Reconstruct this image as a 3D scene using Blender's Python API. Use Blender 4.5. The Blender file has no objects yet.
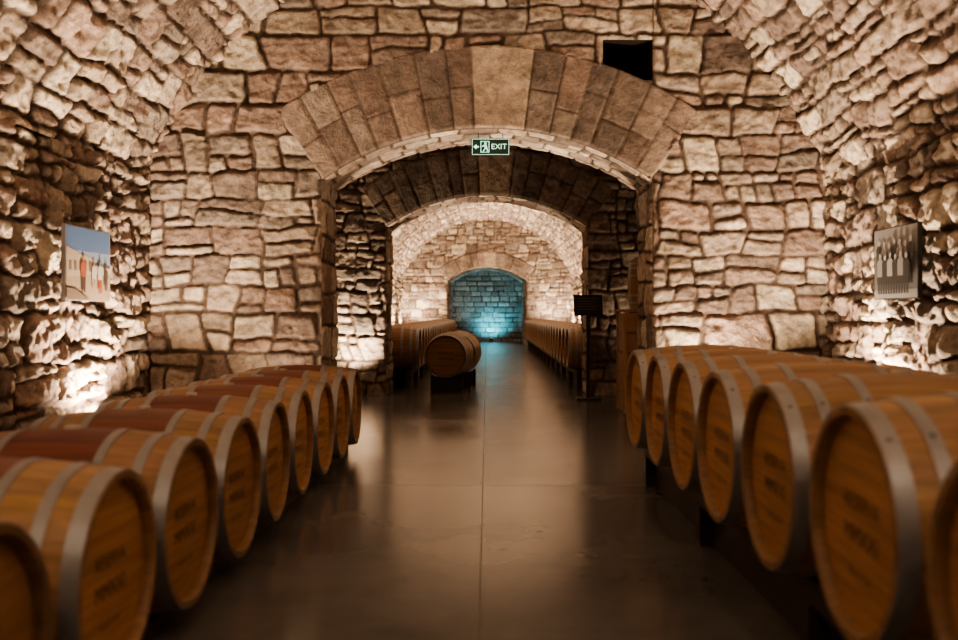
import bpy, math, random
import numpy as np
from mathutils import Vector, Matrix

random.seed(7)
rs = np.random.RandomState(11)
sc = bpy.context.scene
COL = sc.collection

# ------------------------------------------------------------------ noise
TAB = rs.rand(8, 256, 256)
def vnoise(x, y, seed=0):
    t = TAB[seed % 8]
    x = x + seed * 17.3 + 500; y = y + seed * 9.7 + 500
    xi = np.floor(x).astype(int); yi = np.floor(y).astype(int)
    fx = x - xi; fy = y - yi
    fx = fx*fx*(3-2*fx); fy = fy*fy*(3-2*fy)
    a = t[xi & 255, yi & 255]; b = t[(xi+1) & 255, yi & 255]
    c = t[xi & 255, (yi+1) & 255]; d = t[(xi+1) & 255, (yi+1) & 255]
    return (a*(1-fx)+b*fx)*(1-fy) + (c*(1-fx)+d*fx)*fy - .5
def fbm(x, y, seed=0, octv=3):
    r = 0; a = 1.
    for i in range(octv):
        r = r + a*vnoise(x*2**i, y*2**i, seed+i); a *= .5
    return r
def sstep(a):
    a = np.clip(a, 0, 1); return a*a*(3-2*a)

# ------------------------------------------------------------------ rubble layout
PAL = np.array([(.46, .38, .31), (.37, .275, .23), (.34, .29, .25), (.62, .54, .44),
                (.27, .21, .18), (.43, .35, .285), (.54, .46, .38), (.32, .24, .20)])
MORT = np.array((.14, .10, .08))
def stones(U, V, seed, band=(.26, .42), wid=(.26, .55), warp=.05, amp=.035, rad=.035,
           gap=.008, ps=.6, rough=1., pal=None, skew=.3):
    r = np.random.RandomState(seed)
    if pal is None: pal = PAL
    Uw = U + warp*fbm(U*1.9, V*1.9, seed, 2) + warp*.36*fbm(U*7, V*7, seed+3, 3)
    Vw = V + warp*fbm(U*1.7+40, V*1.7, seed+1, 2) + warp*.36*fbm(U*7, V*7+30, seed+4, 3)
    u0, u1 = Uw.min()-.5, Uw.max()+.5
    v0, v1 = Vw.min()-.5, Vw.max()+.5
    e = [v0]
    while e[-1] < v1: e.append(e[-1]+r.uniform(*band))
    e = np.array(e)
    B = np.searchsorted(e, Vw, side='right')-1
    dx = np.zeros_like(Uw); dy = np.zeros_like(Uw)
    R1 = np.zeros_like(Uw); R2 = np.zeros_like(Uw); R3 = np.zeros_like(Uw); R4 = np.zeros_like(Uw)
    for b in range(len(e)-1):
        m = B == b
        if not m.any(): continue
        ce = [u0 - r.uniform(.1, .5)]
        while ce[-1] < u1+.3: ce.append(ce[-1]+r.uniform(*wid)*(1 if r.rand() > .2 else 1.35))
        ce = np.array(ce); n = len(ce)
        uu = Uw[m]; vv = Vw[m]; vm = (e[b]+e[b+1])/2
        sk = r.uniform(-skew, skew, n)
        k = np.clip(np.searchsorted(ce, uu, side='right')-1, 0, n-2)
        k = np.where(uu < ce[k]+sk[k]*(vv-vm), k-1, k); k = np.clip(k, 0, n-2)
        k = np.where(uu > ce[k+1]+sk[k+1]*(vv-vm), k+1, k); k = np.clip(k, 0, n-2)
        sp = r.rand(n) < ps; fr = r.uniform(.3, .7, n); sl = r.uniform(-.16, .16, n)*min(1, skew*3)
        st = r.rand(n) < .3; ft = r.uniform(.35, .65, n)
        sb = r.rand(n) < .3; fb = r.uniform(.35, .65, n)
        lo = np.full_like(uu, e[b]); hi = np.full_like(uu, e[b+1])
        L = ce[k]+sk[k]*(vv-vm); Rr = ce[k+1]+sk[k+1]*(vv-vm)
        L0 = L.copy(); R0 = Rr.copy()
        mid = e[b]+(e[b+1]-e[b])*fr[k]+sl[k]*(uu-(L+Rr)/2)
        top = sp[k] & (vv > mid); bot = sp[k] & (vv <= mid)
        lo[top] = mid[top]; hi[bot] = mid[bot]
        sub = np.zeros(len(uu), int); sub[top] = 1; sub[bot] = 2
        um = L0+(R0-L0)*ft[k]; q = top & st[k]
        a = q & (uu > um); c = q & (uu <= um)
        L[a] = um[a]; Rr[c] = um[c]; sub[a] = 3
        um2 = L0+(R0-L0)*fb[k]; q = bot & sb[k]
        a = q & (uu > um2); c = q & (uu <= um2)
        L[a] = um2[a]; Rr[c] = um2[c]; sub[a] = 4
        dx[m] = np.minimum(uu-L, Rr-uu); dy[m] = np.minimum(vv-lo, hi-vv)
        rt = r.rand(4, n, 5)
        R1[m] = rt[0][k, sub]; R2[m] = rt[1][k, sub]; R3[m] = rt[2][k, sub]
        R4[m] = (rt[3][k, sub]-.5)*((uu-(L+Rr)/2)/.3) + (rt[0][k, sub]-.5)*((vv-(lo+hi)/2)/.2)
    gv = gap*(1+1.6*fbm(U*3, V*3, seed+7, 2))
    rad = rad*(.5+.9*R3)
    dx = dx-gv; dy = dy-gv
    d = rad - np.sqrt(np.maximum(rad-dx, 0)**2+np.maximum(rad-dy, 0)**2)
    p = np.clip(d/rad, 0, 1); prof = np.sqrt(np.clip(1-(1-p)**2, 0, 1))
    n1 = fbm(U*6, V*6, seed+2, 3); n2 = fbm(U*19, V*19, seed+5, 2)
    n3 = np.abs(fbm(U*9+5, V*13, seed+1, 3))
    h = prof*(amp*(.60+.6*R2) + amp*.7*R4*rough + amp*.75*n1*rough + amp*.3*n2*rough - amp*.6*n3*rough)
    h = np.maximum(h, -.004) + amp*.14*fbm(U*12, V*12, seed, 2)
    ci = (R1*len(pal)).astype(int) % len(pal)
    c = pal[ci]*(.75+.5*R3)[..., None]
    c = c*(1+.4*fbm(U*4, V*4, seed+6, 3))[..., None]
    mm = sstep(p*1.6)[..., None]
    c = MORT*(1+.9*n1[..., None])*(1-mm)+c*mm
    return h, c

# ------------------------------------------------------------------ grid surfaces
def grid(P, N, h, c, mask=None, flip=False):
    pos = P+N*h[..., None]
    n, m = h.shape
    idx = np.arange(n*m).reshape(n, m)
    f = np.stack([idx[:-1, :-1], idx[1:, :-1], idx[1:, 1:], idx[:-1, 1:]], -1)
    if mask is not None: f = f[mask]
    f = f.reshape(-1, 4)
    if flip: f = f[:, ::-1]
    return pos.reshape(-1, 3), f, c.reshape(-1, 3)

def merge(parts):
    vs, fs, cs = [], [], []; o = 0
    for v, f, c in parts:
        vs.append(v); fs.append(f+o); cs.append(c); o += len(v)
    return np.concatenate(vs), np.concatenate(fs), np.concatenate(cs)

def make(name, part, mat, smooth=True):
    v, f, c = part
    used = np.zeros(len(v), bool); used[f.ravel()] = True
    mp = np.cumsum(used)-1
    v = v[used]; c = c[used]; f = mp[f]
    me = bpy.data.meshes.new(name)
    me.vertices.add(len(v)); me.vertices.foreach_set('co', v.astype(np.float32).ravel())
    me.loops.add(f.size); me.loops.foreach_set('vertex_index', f.astype(np.int32).ravel())
    me.polygons.add(len(f)); me.polygons.foreach_set('loop_start', (np.arange(len(f))*4).astype(np.int32))
    me.update(calc_edges=True); me.validate()
    at = me.attributes.new('Col', 'FLOAT_COLOR', 'POINT')
    cc = np.ones((len(v), 4), np.float32); cc[:, :3] = np.clip(c, .01, .95)
    at.data.foreach_set('color', cc.ravel())
    me.polygons.foreach_set('use_smooth', np.full(len(f), smooth))
    me.materials.append(mat)
    ob = bpy.data.objects.new(name, me); COL.objects.link(ob)
    return ob

def axis(points, s):
    out = []
    for a, b in zip(points[:-1], points[1:]):
        n = max(1, int(round((b-a)/s)))
        out += list(np.linspace(a, b, n, endpoint=False))
    out.append(points[-1]); return np.array(out)

# ------------------------------------------------------------------ materials
def newmat(name):
    m = bpy.data.materials.new(name); m.use_nodes = True
    nt = m.node_tree; b = nt.nodes['Principled BSDF']
    return m, nt, b
def N_(nt, t, **k):
    n = nt.nodes.new(t)
    for a, v in k.items(): setattr(n, a, v)
    return n
def simple(name, col, rough=.6, metal=0., noise=.15, scale=20):
    m, nt, b = newmat(name)
    tc = N_(nt, 'ShaderNodeTexCoord'); no = N_(nt, 'ShaderNodeTexNoise'); no.inputs['Scale'].default_value = scale
    nt.links.new(tc.outputs['Object'], no.inputs['Vector'])
    mx = N_(nt, 'ShaderNodeMix', data_type='RGBA')
    mx.inputs[6].default_value = (*[c*(1-noise) for c in col], 1); mx.inputs[7].default_value = (*[min(1, c*(1+noise)) for c in col], 1)
    nt.links.new(no.outputs['Fac'], mx.inputs[0]); nt.links.new(mx.outputs[2], b.inputs['Base Color'])
    b.inputs['Roughness'].default_value = rough; b.inputs['Metallic'].default_value = metal
    return m

def stone_mat():
    m, nt, b = newmat('rubble_stone')
    at = N_(nt, 'ShaderNodeAttribute', attribute_name='Col')
    geo = N_(nt, 'ShaderNodeTexCoord')
    n1 = N_(nt, 'ShaderNodeTexNoise'); n1.inputs['Scale'].default_value = 14; n1.inputs['Detail'].default_value = 8; n1.inputs['Roughness'].default_value = .65
    n2 = N_(nt, 'ShaderNodeTexNoise'); n2.inputs['Scale'].default_value = 45; n2.inputs['Detail'].default_value = 6
    for n in (n1, n2): nt.links.new(geo.outputs['Object'], n.inputs['Vector'])
    mr = N_(nt, 'ShaderNodeMapRange'); mr.inputs['From Min'].default_value = .3; mr.inputs['From Max'].default_value = .7
    mr.inputs['To Min'].default_value = .6; mr.inputs['To Max'].default_value = 1.3
    nt.links.new(n1.outputs['Fac'], mr.inputs['Value'])
    mx = N_(nt, 'ShaderNodeVectorMath', operation='SCALE')
    nt.links.new(at.outputs['Color'], mx.inputs[0]); nt.links.new(mr.outputs[0], mx.inputs['Scale'])
    nt.links.new(mx.outputs[0], b.inputs['Base Color'])
    ad = N_(nt, 'ShaderNodeMath', operation='MULTIPLY_ADD'); ad.inputs[1].default_value = .35
    nt.links.new(n2.outputs['Fac'], ad.inputs[0]); nt.links.new(n1.outputs['Fac'], ad.inputs[2])
    bp = N_(nt, 'ShaderNodeBump'); bp.inputs['Strength'].default_value = .8; bp.inputs['Distance'].default_value = .03
    nt.links.new(ad.outputs[0], bp.inputs['Height']); nt.links.new(bp.outputs[0], b.inputs['Normal'])
    b.inputs['Roughness'].default_value = .85
    b.inputs['Specular IOR Level'].default_value = .25
    return m
STONE = stone_mat()

def floor_mat():
    m, nt, b = newmat('polished_concrete')
    tc = N_(nt, 'ShaderNodeTexCoord')
    n1 = N_(nt, 'ShaderNodeTexNoise'); n1.inputs['Scale'].default_value = .9; n1.inputs['Detail'].default_value = 7; n1.inputs['Roughness'].default_value = .6
    nt.links.new(tc.outputs['Object'], n1.inputs['Vector'])
    cr = N_(nt, 'ShaderNodeValToRGB')
    cr.color_ramp.elements[0].position = .3; cr.color_ramp.elements[0].color = (.095, .09, .088, 1)
    cr.color_ramp.elements[1].position = .72; cr.color_ramp.elements[1].color = (.19, .18, .175, 1)
    nt.links.new(n1.outputs['Fac'], cr.inputs[0])
    sx = N_(nt, 'ShaderNodeSeparateXYZ'); nt.links.new(tc.outputs['Object'], sx.inputs[0])
    def line(sock, off, period, w):
        a = N_(nt, 'ShaderNodeMath', operation='SUBTRACT'); a.inputs[1].default_value = off; nt.links.new(sock, a.inputs[0])
        if period:
            p = N_(nt, 'ShaderNodeMath', operation='PINGPONG'); p.inputs[1].default_value = period/2; nt.links.new(a.outputs[0], p.inputs[0]); a = p
        else:
            p = N_(nt, 'ShaderNodeMath', operation='ABSOLUTE'); nt.links.new(a.outputs[0], p.inputs[0]); a = p
        l = N_(nt, 'ShaderNodeMath', operation='LESS_THAN'); l.inputs[1].default_value = w; nt.links.new(a.outputs[0], l.inputs[0]); return l
    l1 = line(sx.outputs[0], -.03, 0, .003); l2 = line(sx.outputs[1], 6.6, 4.0, .005)
    mxm = N_(nt, 'ShaderNodeMath', operation='MAXIMUM'); nt.links.new(l1.outputs[0], mxm.inputs[0]); nt.links.new(l2.outputs[0], mxm.inputs[1])
    mx = N_(nt, 'ShaderNodeMix', data_type='RGBA'); mx.inputs[7].default_value = (.05, .045, .04, 1)
    nt.links.new(mxm.outputs[0], mx.inputs[0]); nt.links.new(cr.outputs[0], mx.inputs[6]); nt.links.new(mx.outputs[2], b.inputs['Base Color'])
    mr = N_(nt, 'ShaderNodeMapRange'); mr.inputs['From Min'].default_value = .3; mr.inputs['From Max'].default_value = .7
    mr.inputs['To Min'].default_value = .15; mr.inputs['To Max'].default_value = .25
    nt.links.new(n1.outputs['Fac'], mr.inputs[0])
    ma = N_(nt, 'ShaderNodeMath', operation='MAXIMUM'); ms = N_(nt, 'ShaderNodeMath', operation='MULTIPLY'); ms.inputs[1].default_value = .4
    nt.links.new(mxm.outputs[0], ms.inputs[0]); nt.links.new(ms.outputs[0], ma.inputs[0]); nt.links.new(mr.outputs[0], ma.inputs[1])
    nt.links.new(ma.outputs[0], b.inputs['Roughness'])
    b.inputs['IOR'].default_value = 1.65
    return m

def wood_mat(name, scale, rough=.55):
    m, nt, b = newmat(name)
    at = N_(nt, 'ShaderNodeAttribute', attribute_name='Col')
    tc = N_(nt, 'ShaderNodeTexCoord'); mp = N_(nt, 'ShaderNodeMapping'); mp.inputs['Scale'].default_value = scale
    n = N_(nt, 'ShaderNodeTexNoise'); n.inputs['Scale'].default_value = 1; n.inputs['Detail'].default_value = 6; n.inputs['Roughness'].default_value = .6
    nt.links.new(tc.outputs['Object'], mp.inputs[0]); nt.links.new(mp.outputs[0], n.inputs['Vector'])
    mr = N_(nt, 'ShaderNodeMapRange'); mr.inputs['From Min'].default_value = .3; mr.inputs['From Max'].default_value = .7
    mr.inputs['To Min'].default_value = .72; mr.inputs['To Max'].default_value = 1.18
    nt.links.new(n.outputs['Fac'], mr.inputs[0])
    oi = N_(nt, 'ShaderNodeObjectInfo')
    m2 = N_(nt, 'ShaderNodeMapRange'); m2.inputs['To Min'].default_value = .82; m2.inputs['To Max'].default_value = 1.15
    nt.links.new(oi.outputs['Random'], m2.inputs[0])
    mu = N_(nt, 'ShaderNodeMath', operation='MULTIPLY'); nt.links.new(mr.outputs[0], mu.inputs[0]); nt.links.new(m2.outputs[0], mu.inputs[1])
    sc_ = N_(nt, 'ShaderNodeVectorMath', operation='SCALE'); nt.links.new(at.outputs['Color'], sc_.inputs[0]); nt.links.new(mu.outputs[0], sc_.inputs['Scale'])
    nt.links.new(sc_.outputs[0], b.inputs['Base Color'])
    bp = N_(nt, 'ShaderNodeBump'); bp.inputs['Strength'].default_value = .25; bp.inputs['Distance'].default_value = .003
    nt.links.new(n.outputs['Fac'], bp.inputs['Height']); nt.links.new(bp.outputs[0], b.inputs['Normal'])
    b.inputs['Roughness'].default_value = rough
    return m
WOOD_S = wood_mat('oak_staves', (2.5, 45, 45), .5)
WOOD_H = wood_mat('oak_head', (45, 2.5, 45))
HOOP = simple('galvanised_hoop', (.34, .34, .35), .45, .65, .25, 12)
INK = simple('branding_ink', (.10, .05, .03), .8)
RACKM = simple('dark_rack_timber', (.05, .036, .028), .6, 0, .3, 6)
BLACK = simple('black_metal', (.02, .02, .02), .5)

# ------------------------------------------------------------------ room shell
HW = 3.3; VZ = 1.35; VR = 3.51
SP = VZ+math.sqrt(VR**2-HW**2)
def side(ys, sgn, seed, step, amp=.065):
    zs = axis([0, SP], step)
    U, V = np.meshgrid(ys, zs, indexing='ij')
    h, c = stones(U, V, seed, band=(.2, .4), wid=(.2, .5), warp=.09, amp=amp, rad=.045, ps=.65, rough=1.3)
    P = np.stack([np.full_like(U, -sgn*HW), U, V], -1); N = np.zeros_like(P); N[..., 0] = sgn
    return grid(P, N, h, c, flip=(sgn < 0))
def vault(ys, seed, step, amp=.055):
    t0 = math.acos(HW/VR)
    n = int((math.pi-2*t0)*VR/step)
    th = np.linspace(t0, math.pi-t0, n)
    U, T = np.meshgrid(ys, th, indexing='ij')
    h, c = stones(U, T*VR, seed, band=(.18, .34), wid=(.22, .55), warp=.08, amp=amp, rad=.042, ps=.5, rough=1.25, gap=.009,
                  pal=PAL*np.array((1.2, 1.19, 1.18)))
    P = np.stack([VR*np.cos(T), U, VZ+VR*np.sin(T)], -1)
    N = np.stack([-np.cos(T), 0*T, -np.sin(T)], -1)
    return grid(P, N, h, c, flip=True)

def rings(Yf, sgn, half, zc, R, Rout, seed, step):
    a0 = math.asin(half/R)
    nt = int(2*a0*R/step); nr = int((Rout-R)/step)
    th = np.linspace(-a0, a0, nt); rr = np.linspace(R, Rout, nr)
    T, Q = np.meshgrid(th, rr, indexing='ij')
    r = np.random.RandomState(seed)
    k0, k1 = -.045, .13
    def fill(a, b):
        n = max(1, int(round((b-a)/.078))); w = r.uniform(.75, 1.25, n); w = np.cumsum(w)/w.sum()
        return list(a+(b-a)*w)
    ed = np.array([-a0]+fill(-a0, k0)+[k1]+fill(k1, a0))
    k = np.clip(np.searchsorted(ed, T, side='right')-1, 0, len(ed)-2)
    n = len(ed); split = r.rand(n) < .8; fr = r.uniform(.3, .7, n)
    kk = np.searchsorted(ed, .05, side='right')-1; split[kk] = False
    Qn = (Q-R)/(Rout-R); top = Qn > fr[k]
    dT = np.minimum(T-ed[k], ed[k+1]-T)*Q
    dQ = np.minimum(Q-R, Rout-Q)
    ds = np.where(split[k], np.abs(Qn-fr[k])*(Rout-R), 9)
    sub = (split[k] & top).astype(int)
    rad = .014
    wob = .006*fbm(T*R*6, Q*6, seed+1, 2)
    dx = dT-.004+wob; dy = np.minimum(dQ, ds)-.003+wob
    d = rad-np.sqrt(np.maximum(rad-dx, 0)**2+np.maximum(rad-dy, 0)**2)
    p = np.clip(d/rad, 0, 1)
    rt = r.rand(3, n, 2)
    pal = np.array([(.27, .21, .175), (.34, .265, .22), (.22, .175, .15), (.32, .265, .225), (.27, .20, .165)])
    c = pal[(rt[0][k, sub]*len(pal)).astype(int)]*(.85+.3*rt[1][k, sub])[..., None]
    c = np.where((k == kk)[..., None], np.array((.52, .42, .33)), c)
    c = c*(1+.35*fbm(T*R*5, Q*5, seed, 3))[..., None]
    mm = sstep(p*1.5)[..., None]; c = MORT*(1-mm)+c*mm
    h = .026+sstep(p)*(.007+.008*rt[2][k, sub])+.010*fbm(T*R*9, Q*9, seed, 3)
    edge = np.minimum((Q-R)/.02, 1)
    h = h*edge
    oe = np.minimum(np.minimum((Rout-Q), (a0-np.abs(T))*Q)/.025, 1)
    h = h*np.where(Q > R+.01, oe, 1) - .05*(1-oe)*(Q > R+.01)
    P = np.stack([Q*np.sin(T), np.full_like(T, Yf), zc+Q*np.cos(T)], -1)
    N = np.zeros_like(P); N[..., 1] = sgn
    return grid(P, N, h, c, flip=(sgn > 0))

def arch_wall(name, Yf, Yb, half, apex, R, thick, seed, step, back=True, bstep=.05, hole=None, pal=None):
    zc = apex-R; spz = zc+math.sqrt(R*R-half*half); Rout = R+thick
    parts = []
    def face(Y, sgn, st, sd, hl):
        xb = [-3.45, -half, half, 3.45]; zb = [0, spz, 5.0]
        if hl: xb += [hl[0], hl[1]]; zb += [hl[2], hl[3]]
        xs = axis(sorted(xb), st); zs = axis(sorted(zb), st)
        U, V = np.meshgrid(xs, zs, indexing='ij')
        h, c = stones(U, V, sd, band=(.24, .42), wid=(.24, .52), warp=.07, amp=.042, rad=.034, ps=.6, pal=pal, skew=.28, gap=.009)
        ed = np.where(V < spz+.02, np.abs(np.abs(U)-half), 9)
        if hl:
            ox = np.maximum(np.maximum(hl[0]-U, U-hl[1]), 0); oz = np.maximum(np.maximum(hl[2]-V, V-hl[3]), 0)
            ed = np.minimum(ed, np.hypot(ox, oz))
        h = h*sstep(ed/.03)
        cx = (xs[:-1]+xs[1:])/2; cz = (zs[:-1]+zs[1:])/2
        CX, CZ = np.meshgrid(cx, cz, indexing='ij')
        rr = np.hypot(CX, CZ-zc); ang = np.abs(np.arctan2(CX, CZ-zc))
        a0 = math.asin(half/R)
        op = (np.abs(CX) < half) & (CZ < spz)
        op |= (rr < Rout-.05) & (ang < a0-.012) & (CZ > spz)
        if hl: op |= (CX > hl[0]) & (CX < hl[1]) & (CZ > hl[2]) & (CZ < hl[3])
        P = np.stack([U, np.full_like(U, Y), V], -1); N = np.zeros_like(P); N[..., 1] = sgn
        parts.append(grid(P, N, h, c, mask=~op, flip=(sgn > 0)))
        parts.append(rings(Y, sgn, half, zc, R, Rout, sd+5, st))
    face(Yf, -1, step, seed, hole)
    if back: face(Yb, 1, bstep, seed+50, None)
    ys = axis([Yf, Yb], step); zs = axis([0, spz], step)
    for s in (-1, 1):
        U, V = np.meshgrid(ys, zs, indexing='ij')
        h, c = stones(U, V, seed+7+s, band=(.25, .4), wid=(.3, .55), warp=.05, amp=.03, rad=.03, ps=.3)
        ed = np.minimum(U-Yf, Yb-U); h = h*sstep(ed/.03)
        P = np.stack([np.full_like(U, s*half), U, V], -1); N = np.zeros_like(P); N[..., 0] = -s
        parts.append(grid(P, N, h, c, flip=(s > 0)))
    a0 = math.asin(half/R); th = np.linspace(-a0, a0, int(2*a0*R/step))
    U, T = np.meshgrid(ys, th, indexing='ij')
    h, c = stones(T*R, U, seed+11, band=(.25, .4), wid=(.2, .3), warp=.02, amp=.02, rad=.02, ps=.2, pal=PAL*1.25, skew=.1)
    ed = np.minimum(U-Yf, Yb-U); h = h*sstep(ed/.03)
    P = np.stack([R*np.sin(T), U, zc+R*np.cos(T)], -1); N = np.stack([-np.sin(T), 0*T, -np.cos(T)], -1)
    parts.append(grid(P, N, h, c))
    if hole:
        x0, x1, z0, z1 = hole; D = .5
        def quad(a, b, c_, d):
            v = np.array([a, b, c_, d], float); return v, np.array([[0, 1, 2, 3]]), np.tile((.05, .035, .028), (4, 1))  # near-black colour puts the shade of the recess into its faces
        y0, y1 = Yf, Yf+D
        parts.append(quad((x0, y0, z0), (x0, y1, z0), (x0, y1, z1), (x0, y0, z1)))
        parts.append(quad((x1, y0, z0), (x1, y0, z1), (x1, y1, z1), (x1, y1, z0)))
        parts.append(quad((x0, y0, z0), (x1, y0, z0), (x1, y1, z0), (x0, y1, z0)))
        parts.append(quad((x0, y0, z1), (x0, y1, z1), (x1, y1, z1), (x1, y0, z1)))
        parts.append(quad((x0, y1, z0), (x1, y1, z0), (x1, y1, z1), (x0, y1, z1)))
    return make(name, merge(parts), STONE)

ysA = np.concatenate([np.arange(-2, 4.5, .05), axis([4.5, 9.0], .018)])
ysB = axis([9.8, 13.8], .04)
ysC = axis([14.6, 36.0], .05)
make('wall_left', merge([side(ysA, 1, 101, .018), side(ysB, 1, 102, .04), side(ysC, 1, 103, .05)]), STONE)
make('wall_right', merge([side(ysA, -1, 104, .018), side(ysB, -1, 105, .04), side(ysC, -1, 106, .05)]), STONE)
make('ceiling', merge([vault(ysA, 107, .02), vault(ysB, 108, .04), vault(ysC, 109, .05)]), STONE)
arch_wall('wall_front_arch', 9.0, 9.8, 1.6, 3.0, 2.8, .82, 201, .015, hole=(1.12, 1.60, 3.47, 3.86))
arch_wall('wall_middle_arch', 13.8, 14.6, 1.5, 2.96, 2.6, .72, 302, .022)
arch_wall('wall_end_arch', 36.0, 40.0, 1.53, 3.04, 2.4, .6, 403, .05, back=False)
U, V = np.meshgrid(axis([-1.7, 1.7], .03), axis([0, 3.2], .03), indexing='ij')
h, c = stones(U, V, 511, band=(.2, .24), wid=(.32, .55), warp=.008, amp=.03, rad=.02, gap=.012, ps=0, rough=.4, skew=0,
              pal=np.array([(.42, .38, .35), (.35, .31, .28), (.47, .43, .4)]))
P = np.stack([U, np.full_like(U, 39.97), V], -1); Nn = np.zeros_like(P); Nn[..., 1] = -1
make('wall_alcove', grid(P, Nn, h, c), STONE)
U, V = np.meshgrid(axis([-3.45, 3.45], .06), axis([0, 5], .06), indexing='ij')
h, c = stones(U, V, 611)
P = np.stack([U, np.full_like(U, -2.), V], -1); Nn = np.zeros_like(P); Nn[..., 1] = 1
make('wall_back', grid(P, Nn, h, c, flip=True), STONE)

def box(cx, cy, cz, sx, sy, sz):
    v = [(cx+a*sx/2, cy+b*sy/2, cz+d*sz/2) for a in (-1, 1) for b in (-1, 1) for d in (-1, 1)]
    f = [(0, 1, 3, 2), (4, 6, 7, 5), (0, 4, 5, 1), (2, 3, 7, 6), (0, 2, 6, 4), (1, 5, 7, 3)]
    return v, f
def poly_obj(name, items, bevel=0):
    vs, fs, mi, mats = [], [], [], []
    for v, f, m in items:
        if m not in mats: mats.append(m)
        o = len(vs); vs += [tuple(p) for p in v]
        for q in f: fs.append(tuple(i+o for i in q)); mi.append(mats.index(m))
    me = bpy.data.meshes.new(name); me.from_pydata(vs, [], fs); me.update()
    for m in mats: me.materials.append(m)
    me.polygons.foreach_set('material_index', mi)
    ob = bpy.data.objects.new(name, me); COL.objects.link(ob)
    if bevel:
        b = ob.modifiers.new('bevel', 'BEVEL'); b.width = bevel; b.segments = 2; b.limit_method = 'ANGLE'
    return ob
poly_obj('floor', [(*box(0, 19, -.05, 7, 42.2, .1), floor_mat())])

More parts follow.
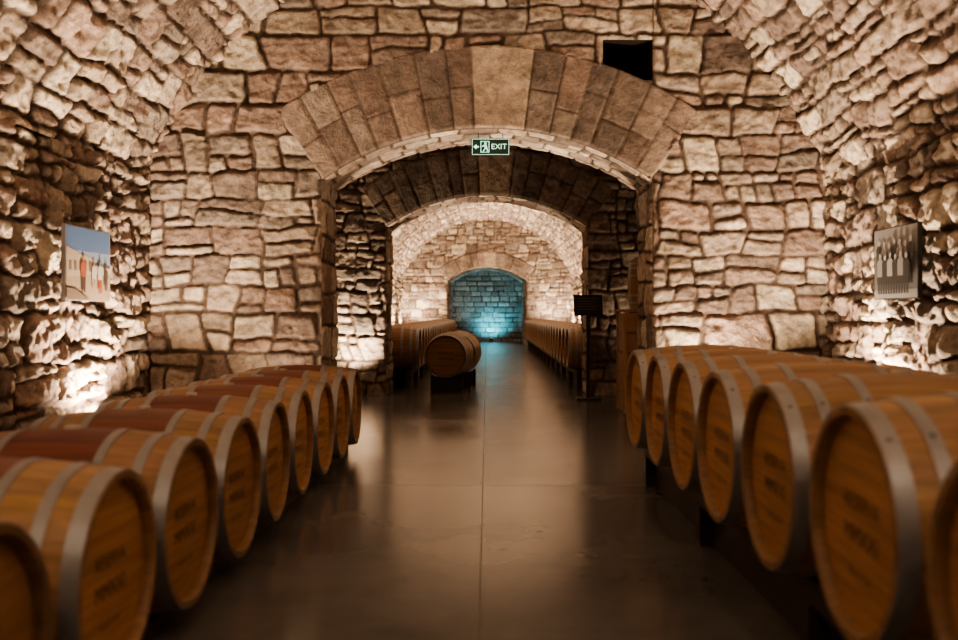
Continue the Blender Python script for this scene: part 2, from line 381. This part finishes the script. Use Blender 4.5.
# ------------------------------------------------------------------ barrels
L = .95; RH = .318; RB = .362
def rad_at(x): return RH+(RB-RH)*(1-(2*x/L)**2)
def text_mesh(body, size):
    cu = bpy.data.curves.new('t', 'FONT'); cu.body = body; cu.size = size; cu.align_x = 'CENTER'; cu.align_y = 'CENTER'; cu.resolution_u = 2
    ob = bpy.data.objects.new('t', cu); COL.objects.link(ob)
    bpy.context.view_layer.update()
    me = ob.evaluated_get(bpy.context.evaluated_depsgraph_get()).to_mesh()
    v = [tuple(x.co) for x in me.vertices]; f = [tuple(p.vertices) for p in me.polygons]
    bpy.data.objects.remove(ob); bpy.data.curves.remove(cu)
    return v, f
def barrel_mesh(name, red=0., seed=0):
    r = random.Random(seed)
    vs, fs, mi, cl, sm = [], [], [], [], []
    NS = 30; SEG = 3; K = NS*SEG
    base = (.36, .215, .12)
    sc_col = []
    for i in range(NS):
        k = r.uniform(.82, 1.16); sc_col.append((base[0]*k, base[1]*k*r.uniform(.94, 1.04), base[2]*k*r.uniform(.9, 1.05)))
    def addring(x, rr, groove=0):
        o = len(vs)
        for k in range(K):
            a = 2*math.pi*k/K; q = rr-(groove if k % SEG == 0 else 0)
            vs.append((x, q*math.sin(a), q*math.cos(a)))
        return o
    def bridge(a, b, m, colf, smooth=True):
        for k in range(K):
            k2 = (k+1) % K
            fs.append((a+k, a+k2, b+k2, b+k)); mi.append(m); cl.append(colf(k)); sm.append(smooth)
    n = 26; prev = None
    for i in range(n+1):
        x = -L/2+L*i/n; o = addring(x, rad_at(x), .0022)
        if prev is not None:
            xm = x-L/n/2; w = red*(1 if abs(xm) < .20 else 0)
            def cf(k, w=w):
                c = sc_col[k//SEG]; return tuple(c[j]*(1-w)+(.15, .034, .027)[j]*w*(.8+.4*((k//SEG*7) % 5)/4) for j in range(3))
            bridge(prev, o, 0, cf)
        prev = o
    for s in (-1, 1):
        x = s*L/2
        a = addring(x, RH, .0022); b = addring(x, RH-.022); c = addring(x-s*.012, RH-.03); d = addring(x-s*.04, RH-.03)
        cf = lambda k: tuple(v*.8 for v in sc_col[k//SEG])
        if s > 0: bridge(a, b, 0, cf, False); bridge(b, c, 0, cf, False); bridge(c, d, 0, cf, False)
        else: bridge(b, a, 0, cf, False); bridge(c, b, 0, cf, False); bridge(d, c, 0, cf, False)
        xd = x-s*.036; fs.append(tuple(d+k for k in range(K)) if s < 0 else tuple(d+k for k in range(K))[::-1]); mi.append(1); cl.append((.06, .035, .02)); sm.append(False)
        q = RH-.029; e = [-q, -.235, -.14, -.05, .045, .135, .23, q]
        for z0, z1 in zip(e[:-1], e[1:]):
            z0 += .0008; z1 -= .0008
            z0 = max(z0, -q*.9999); z1 = min(z1, q*.9999)
            aa = [z0+(z1-z0)*t/8 for t in range(9)]
            pts = [(math.sqrt(max(q*q-z*z, 0)), z) for z in aa]
            pts = pts+[(-y, z) for y, z in reversed(pts)]
            o = len(vs); vs.extend((xd, y, z) for y, z in pts)
            idx = list(range(o, o+len(pts)))
            fs.append(tuple(idx if s > 0 else idx[::-1]))
            k = r.uniform(.93, 1.07); mi.append(1); cl.append((.45*k, .245*k, .115*k)); sm.append(False)
    for s in (-1, 1):
        for x0, x1 in ((L/2-.052, L/2-.002), (L/2-.15, L/2-.112), (L/2-.295, L/2-.26)):
            pr = []
            for x, e in ((x0, -.001), (x0, .0035), (x1, .0035), (x1, -.001)):
                o = len(vs); K2 = 64; kk = (rad_at(x)+e)
                for k in range(K2):
                    a = 2*math.pi*k/K2; vs.append((s*x, kk*math.sin(a), kk*math.cos(a)))
                pr.append(o)
            for a, b in zip(pr[:-1], pr[1:]):
                for k in range(64):
                    k2 = (k+1) % 64; f = (a+k, a+k2, b+k2, b+k)
                    fs.append(f if s > 0 else f[::-1]); mi.append(2); cl.append((.5, .5, .5)); sm.append(True)
            o = len(vs); xm = s*(x0+x1)/2; rr = rad_at(xm)+.005
            bv, bf = box(xm, rr*.6, rr*.8, .012, .008, .008)
            vs.extend(bv)
            for f in bf: fs.append(tuple(i+o for i in f)); mi.append(2); cl.append((.4, .4, .4)); sm.append(False)
    o = len(vs); K3 = 16
    for zz, rr in ((RB-.01, .03), (RB+.012, .028)):
        for k in range(K3):
            a = 2*math.pi*k/K3; vs.append((rr*math.cos(a), rr*math.sin(a), zz))
    for k in range(K3):
        k2 = (k+1) % K3; fs.append((o+k, o+k2, o+K3+k2, o+K3+k)); mi.append(4); cl.append((.6, .55, .5)); sm.append(True)
    fs.append(tuple(o+K3+k for k in range(K3))); mi.append(4); cl.append((.6, .55, .5)); sm.append(False)
    for body, size, zz in (('RESERVA', .062, .045), ('MMXXI', .075, -.045), ('FRENCH OAK', .026, -.15)):
        tv, tf = text_mesh(body, size); o = len(vs)
        vs.extend((L/2-.0345, p[0], p[1]+zz) for p in tv)
        for f in tf: fs.append(tuple(i+o for i in f)); mi.append(3); cl.append((.1, .05, .03)); sm.append(False)
    me = bpy.data.meshes.new(name); me.from_pydata(vs, [], fs); me.update()
    for m in (WOOD_S, WOOD_H, HOOP, INK, simple(name+'_bung', (.55, .5, .45), .6)): me.materials.append(m)
    me.polygons.foreach_set('material_index', mi); me.polygons.foreach_set('use_smooth', sm)
    at = me.attributes.new('Col', 'FLOAT_COLOR', 'FACE')
    at.data.foreach_set('color', np.array([(*c, 1) for c in cl], np.float32).ravel())
    try: me.set_sharp_from_angle(angle=math.radians(40))
    except Exception: pass
    return me
PLAIN = [barrel_mesh('barrel_plain_a', 0, 1), barrel_mesh('barrel_plain_b', .12, 2)]
REDM = [barrel_mesh('barrel_red_a', .9, 3), barrel_mesh('barrel_red_b', .75, 4)]
def barrel(me, x, y, z, rz, sc=1., up=False, tw=0.):
    ob = bpy.data.objects.new('wine_barrel', me); COL.objects.link(ob)
    ob.location = (x, y, z); ob.scale = (sc,)*3
    ob.rotation_euler = (tw, 0, rz) if not up else (0, -math.pi/2, rz)
    return ob
r = random.Random(5)
LZ = .41; RZ = .646
yl = [2.14-.74*2+.74*i for i in range(11)]
for i, y in enumerate(yl):
    barrel(REDM[i % 2], -1.135-L/2+r.uniform(-.012, .012), y, LZ, r.uniform(-.02, .02), tw=r.uniform(-.04, .04))
yr = [1.80-.74*2+.74*i for i in range(9)]
for i, y in enumerate(yr):
    if y > 6.4: break
    barrel(PLAIN[i % 2], .99+L/2+r.uniform(-.012, .012), y, RZ, math.pi+r.uniform(-.02, .02), tw=r.uniform(-.04, .04))
nfar = 24; XFL = -1.1; XFR = 1.32
for i in range(nfar):
    y = 15.35+.745*i
    barrel(PLAIN[i % 2], XFR+L/2, y, RZ, math.pi)
    barrel(PLAIN[(i+1) % 2], XFL-L/2, y, RZ, 0)
LOOSE = [(-.585, 14.65, .56, math.radians(-6)), (-.47, 15.68, .56, math.radians(-5))]
for i, (bx, by, bz, ba) in enumerate(LOOSE):
    barrel(PLAIN[i], bx, by, bz, -math.pi/2+ba)

def rack(name, x0, x1, y0, y1, zb, pitch, ys):
    it = []
    s = 1 if x1 > x0 else -1
    for xo in (.16, L-.16):
        x = x0+s*xo; zt = zb-rad_at(abs(L/2-xo))-.002
        th = min(.09, zt)
        it.append((*box(x, (y0+y1)/2, zt-th/2, .07, y1-y0, th), RACKM))
        if zt > .15:
            n = max(2, int((y1-y0)/1.48)+1)
            for k in range(n):
                y = y0+.05+(y1-y0-.1)*k/(n-1)
                it.append((*box(x, y, (zt-th)/2, .07, .08, zt-th), RACKM))
            it.append((*box(x+s*.045, (y0+y1)/2, (zt-.02)/2, .02, y1-y0, zt-.02), RACKM))  # solid board added to hide the legs and keep the underside dark
        for y in ys:
            cy = y+pitch/2
            if cy > y1: continue
            w = .10; hgt = .075
            v = [(x-.035, cy-w, zt), (x-.035, cy+w, zt), (x-.035, cy, zt+hgt), (x+.035, cy-w, zt), (x+.035, cy+w, zt), (x+.035, cy, zt+hgt)]
            it.append((v, [(0, 1, 2), (3, 5, 4), (0, 3, 4, 1), (1, 4, 5, 2), (2, 5, 3, 0)], RACKM))
    return poly_obj(name, it)
rack('barrel_rack', -1.135, -2.1, yl[0]-.4, yl[-1]+.4, LZ, .74, yl)
yrr = [y for y in yr if y < 6.4]
rack('barrel_rack', .99, 1.94, yrr[0]-.4, yrr[-1]+.38, RZ, .74, yrr)
yf = [15.35+.745*i for i in range(nfar)]
rack('barrel_rack', XFR, XFR+L, yf[0]-.38, yf[-1]+.38, RZ, .745, yf)
rack('barrel_rack', XFL, XFL-L, yf[0]-.38, yf[-1]+.38, RZ, .745, yf)
for bx, by, bz, ba in LOOSE:
    it = []
    for yy in (-.3, .3):
        zt = bz-rad_at(abs(yy))-.002
        it.append((*box(0, yy, zt/2, .5, .08, zt), RACKM))  # support block, run solid to the floor to double as shadow underneath
        for s in (-1, 1):
            v = [(s*.25, yy-.04, zt), (s*.25, yy+.04, zt), (s*.14, yy-.04, zt), (s*.14, yy+.04, zt), (s*.25, yy-.04, zt+.055), (s*.25, yy+.04, zt+.055)]
            it.append((v, [(0, 2, 4), (1, 5, 3), (0, 4, 5, 1), (2, 3, 5, 4), (0, 1, 3, 2)], RACKM))
    ck = poly_obj('barrel_cradle', it); ck.location = (bx, by, 0); ck.rotation_euler = (0, 0, ba)

# ------------------------------------------------------------------ pictures
def flat(name, col, rough=.4): return simple(name, col, rough, 0, .06, 4)
def picture(name, sgn, yc, zc, w, h, shapes, framecol, off):
    fm = flat(name+'_frame', framecol)
    it = [(*box(0, 0, 0, .03, w, h), fm)]
    for yy in (-.3, .3): it.append((*box(-.04, yy*w, h*.3, .07, .03, .03), BLACK))
    x = .0165
    for i, (pts, m) in enumerate(shapes):
        xx = x+.0004*i
        it.append(([(xx, (p[0]-.5)*w*.97, (p[1]-.5)*h*.97) for p in pts], [tuple(range(len(pts)))], m))
    ob = poly_obj(name, it); ob.location = (-sgn*(HW-off), yc, zc)
    if sgn < 0: ob.rotation_euler = (0, 0, math.pi)
    return ob
def R4(a, b, c, d): return [(a, b), (c, b), (c, d), (a, d)]
def figure(cx, b, t, w, body, head, leg):
    hh = (t-b); o = []
    o.append(([(cx-w*.35, b), (cx-w*.05, b), (cx-w*.02, b+hh*.5), (cx-w*.42, b+hh*.5)], leg))
    o.append(([(cx+w*.05, b), (cx+w*.35, b), (cx+w*.42, b+hh*.5), (cx+w*.02, b+hh*.5)], leg))
    o.append(([(cx-w*.45, b+hh*.42), (cx+w*.45, b+hh*.42), (cx+w*.5, b+hh*.78), (cx+w*.2, b+hh*.85), (cx-w*.2, b+hh*.85), (cx-w*.5, b+hh*.78)], body))
    o.append(([(cx+w*.2*math.cos(a*math.pi/4), b+hh*.92+hh*.075*math.sin(a*math.pi/4)) for a in range(8)], head))
    return o
sky = flat('print_sky', (.14, .25, .48)); sky2 = flat('print_haze', (.32, .42, .58)); sand = flat('print_sand', (.46, .36, .28)); bld = flat('print_building', (.56, .47, .38))
redp = flat('print_red', (.42, .12, .07)); drk = flat('print_dark', (.12, .08, .07)); wht = flat('print_white', (.66, .62, .57)); shd = flat('print_shadow', (.26, .2, .16)); skin = flat('print_skin_tone', (.45, .31, .23))
sh = [(R4(0, .42, 1, 1), sky), (R4(0, .42, 1, .68), sky2), (R4(0, 0, 1, .42), sand), ([(0, .3), (.62, .36), (.62, .58), (.3, .64), (0, .72)], bld)]
for k in range(5): sh.append((R4(.05+k*.11, .40, .11+k*.11, .53), shd))
sh += [([(.62, .36), (1, .38), (1, .47), (.62, .5)], wht), ([(0, .0), (.5, 0), (.2, .14), (0, .16)], shd)]
sh += figure(.36, .10, .62, .13, redp, skin, drk)+figure(.60, .12, .55, .11, wht, skin, sand)+figure(.74, .10, .56, .11, wht, skin, redp)+figure(.88, .14, .5, .09, drk, skin, drk)
picture('framed_landscape_print', 1, 7.30, 1.60, .82, .57, sh, (.4, .4, .4), .165)
g0 = flat('print_grey', (.20, .20, .205)); g1 = flat('print_midgrey', (.36, .36, .365)); g2 = flat('print_black', (.06, .06, .062)); g3 = flat('print_skin', (.52, .51, .50)); g4 = flat('print_lightgrey', (.44, .44, .44))
sh = [(R4(0, 0, 1, 1), g0), (R4(0, .62, 1, 1), g1), (R4(0, 0, 1, .12), g1)]
for k in range(7): sh += figure(.12+k*.127, .20, .86-.03*(k % 3), .15, (g2, g4, g0)[k % 3], g3, g2)
for k in range(6): sh += figure(.18+k*.127, .06, .66-.03*(k % 2), .15, (g1, g2, g4, g2)[k % 4], g3, g2)
picture('framed_group_photo', -1, 7.04, 1.60, .76, .55, sh, (.03, .03, .03), .2)

# ------------------------------------------------------------------ exit sign
gl, nt, b = newmat('exit_sign_glow'); b.inputs['Base Color'].default_value = (.6, .9, .75, 1); b.inputs['Emission Color'].default_value = (.5, 1, .75, 1); b.inputs['Emission Strength'].default_value = 1.3
grn = simple('exit_sign_green', (.015, .06, .04), .4)
it = [(*box(0, 0, 0, .37, .03, .165), grn)]
yF = -.0165
def q(pts): it.append(([(p[0], yF, p[1]) for p in pts], [tuple(range(len(pts)))], gl))
for a in (R4(-.18, .073, .18, .077), R4(-.18, -.077, .18, -.073), R4(-.18, -.073, -.176, .073), R4(.176, -.073, .18, .073)): q(a)
q(R4(-.15, -.008, -.115, .008)); q([(-.168, 0), (-.138, -.026), (-.138, .026)])
q(R4(-.098, -.055, -.092, .055)); q(R4(-.098, .049, -.012, .055)); q(R4(-.018, -.055, -.012, .055)); q(R4(-.098, -.055, -.012, -.05))
q([(-.05+.012*math.cos(a*math.pi/4), .033+.012*math.sin(a*math.pi/4)) for a in range(8)])
q([(-.065, .02), (-.037, .018), (-.032, -.018), (-.055, -.014)]); q([(-.055, -.014), (-.044, -.012), (-.068, -.046), (-.08, -.044)])
q([(-.044, -.012), (-.032, -.016), (-.02, -.044), (-.032, -.046)]); q([(-.065, .02), (-.06, .01), (-.082, -.004), (-.086, .004)])
tv, tf = text_mesh('EXIT', .075); it.append(([(p[0]+.082, yF, p[1]) for p in tv], tf, gl))
for s in (-.12, .12): it.append((*box(s, 0, .13, .008, .008, .12), BLACK))
es = poly_obj('exit_sign', it); es.location = (.035, 9.12, 2.845)

# ------------------------------------------------------------------ info stand
it = [(*box(0, 0, .015, .34, .3, .03), BLACK), (*box(0, 0, .6, .045, .045, 1.17), BLACK)]
v, f = box(0, 0, 0, .40, .02, .30)
M = Matrix.Translation((0, -.02, 1.33)) @ Matrix.Rotation(math.radians(-18), 4, 'X')
it.append(([tuple(M @ Vector(p)) for p in v], f, BLACK))
v = [(-.18, -.0115, -.13), (.18, -.0115, -.13), (.18, -.0115, .13), (-.18, -.0115, .13)]
it.append(([tuple(M @ Vector(p)) for p in v], [(0, 1, 2, 3)], simple('sign_face', (.05, .042, .038), .4)))
stx = simple('sign_text', (.20, .17, .14), .5)
for k in range(5):
    z = .09-k*.04; v = [(-.14, -.0125, z), (.14-.03*(k % 3), -.0125, z), (.14-.03*(k % 3), -.0125, z+.010), (-.14, -.0125, z+.010)]
    it.append(([tuple(M @ Vector(p)) for p in v], [(0, 1, 2, 3)], stx))
st = poly_obj('info_stand', it); st.location = (1.42, 13.1, 0)

# ------------------------------------------------------------------ crate with keg
CR = simple('crate_wood', (.36, .20, .11), .6, 0, .25, 8)
it = []
for z in range(5):
    it.append((*box(0, 0, .12+z*.245, .62, .6, .235), CR))
for sx in (-1, 1):
    for sy in (-1, 1): it.append((*box(sx*.3, sy*.29, .62, .05, .05, 1.24), CR))
it.append((*box(0, 0, 1.25, .68, .66, .03), CR))
cr = poly_obj('wooden_crate_stand', it, .006); cr.location = (1.98, 11.6, 0)
kb = barrel(PLAIN[1], 1.98, 11.6, 1.265+L*.62/2, 0, .62, up=True); kb.name = 'wine_keg'

# ------------------------------------------------------------------ lights
WARM = (1., .765, .535)
lens_m, nt, b = newmat('lamp_lens'); b.inputs['Emission Color'].default_value = (1, .75, .5, 1); b.inputs['Emission Strength'].default_value = 4
def uplight(x, y, tx, ty, en, ang=125, col=WARM, z=.0):
    it = [(*box(0, 0, .012, .14, .14, .024), BLACK)]
    K = 20
    def cyl(r0, r1, z0, z1, m):
        v = [(r0*math.cos(2*math.pi*k/K), r0*math.sin(2*math.pi*k/K), z0) for k in range(K)]+[(r1*math.cos(2*math.pi*k/K), r1*math.sin(2*math.pi*k/K), z1) for k in range(K)]
        f = [(k, (k+1) % K, K+(k+1) % K, K+k) for k in range(K)]+[tuple(range(K, 2*K)), tuple(range(K))[::-1]]
        it.append((v, f, m))
    cyl(.02, .02, .024, .06, BLACK); cyl(.045, .06, .06, .15, BLACK); cyl(.052, .052, .1505, .153, lens_m)
    ob = poly_obj('floor_uplight', it); ob.location = (x, y, z)
    ld = bpy.data.lights.new('uplight_lamp', 'SPOT'); ld.energy = en; ld.color = col; ld.spot_size = math.radians(ang); ld.spot_blend = .9; ld.shadow_soft_size = .05
    lo = bpy.data.objects.new('lamp', ld); COL.objects.link(lo); lo.parent = ob
    lo.location = (0, 0, .2)
    d = Vector((tx, ty, 1)).normalized(); lo.rotation_euler = d.to_track_quat('-Z', 'Y').to_euler()
    return ob
for y in (-.8, 2.0, 4.9):
    for s in (-1, 1):
        uplight(s*2.97, y, -s*.25, 0, 520, 115)
uplight(-2.90, 7.55, -.12, 0, 760, 135); uplight(2.92, 7.45, .08, 0, 640, 132)
uplight(-2.1, 8.45, .15, .05, 75); uplight(2.1, 8.45, -.1, .05, 230)
uplight(1.78, 10.05, -.45, -.27, 260, 75); uplight(-1.78, 10.05, .45, -.27, 170, 75)
uplight(-1.95, 13.4, 0, 0, 330); uplight(2.5, 13.4, 0, 0, 60)
for s in (-1, 1):
    for y in (16.5, 20, 24, 28, 32, 35):
        uplight(s*2.85, y, -s*.1, 0, 1100)
uplight(.2, 39.3, 0, .6, 150, 140, (.08, .75, 1.))
uplight(-1.2, 38.2, .2, .3, 50, 130)  # dim warm fill lamp, added to offset the cyan in the alcove
w = bpy.data.worlds.new('cellar_world'); sc.world = w; w.use_nodes = True
w.node_tree.nodes['Background'].inputs[0].default_value = (.5, .35, .25, 1); w.node_tree.nodes['Background'].inputs[1].default_value = .02
for s in (-1, 1):  # unseen fill lamps, added behind the camera to brighten the barrel heads
    it = [(*box(0, 0, .08, .05, .05, .16), BLACK), (*box(0, 0, -.04, .22, .12, .10), BLACK), (*box(0, 0, -.093, .19, .09, .006), lens_m)]
    fo = poly_obj('added_fill_light', it); fo.location = (s*1.0, -.6, 4.54)
    ld = bpy.data.lights.new('added_fill_lamp', 'SPOT'); ld.energy = 95; ld.color = WARM; ld.spot_size = math.radians(120); ld.spot_blend = 1; ld.shadow_soft_size = .1
    lo = bpy.data.objects.new('lamp', ld); COL.objects.link(lo); lo.parent = fo; lo.location = (0, 0, -.12)
    lo.rotation_euler = Vector((-s*.5, .75, -.8)).to_track_quat('-Z', 'Y').to_euler()

# ------------------------------------------------------------------ camera
cd = bpy.data.cameras.new('camera'); cam = bpy.data.objects.new('camera', cd); COL.objects.link(cam)
cd.sensor_width = 36; cd.lens = 35
cam.location = (0, 0, 1.22); cam.rotation_euler = (math.radians(90), 0, 0)
cd.shift_x = -8/958; cd.shift_y = -7/958
cd.dof.use_dof = True; cd.dof.focus_distance = 11; cd.dof.aperture_fstop = 1.5
cd.clip_end = 200
sc.camera = cam
sc.view_settings.view_transform = 'AgX'
sc.view_settings.look = 'AgX - Medium High Contrast'
sc.view_settings.exposure = 0.1
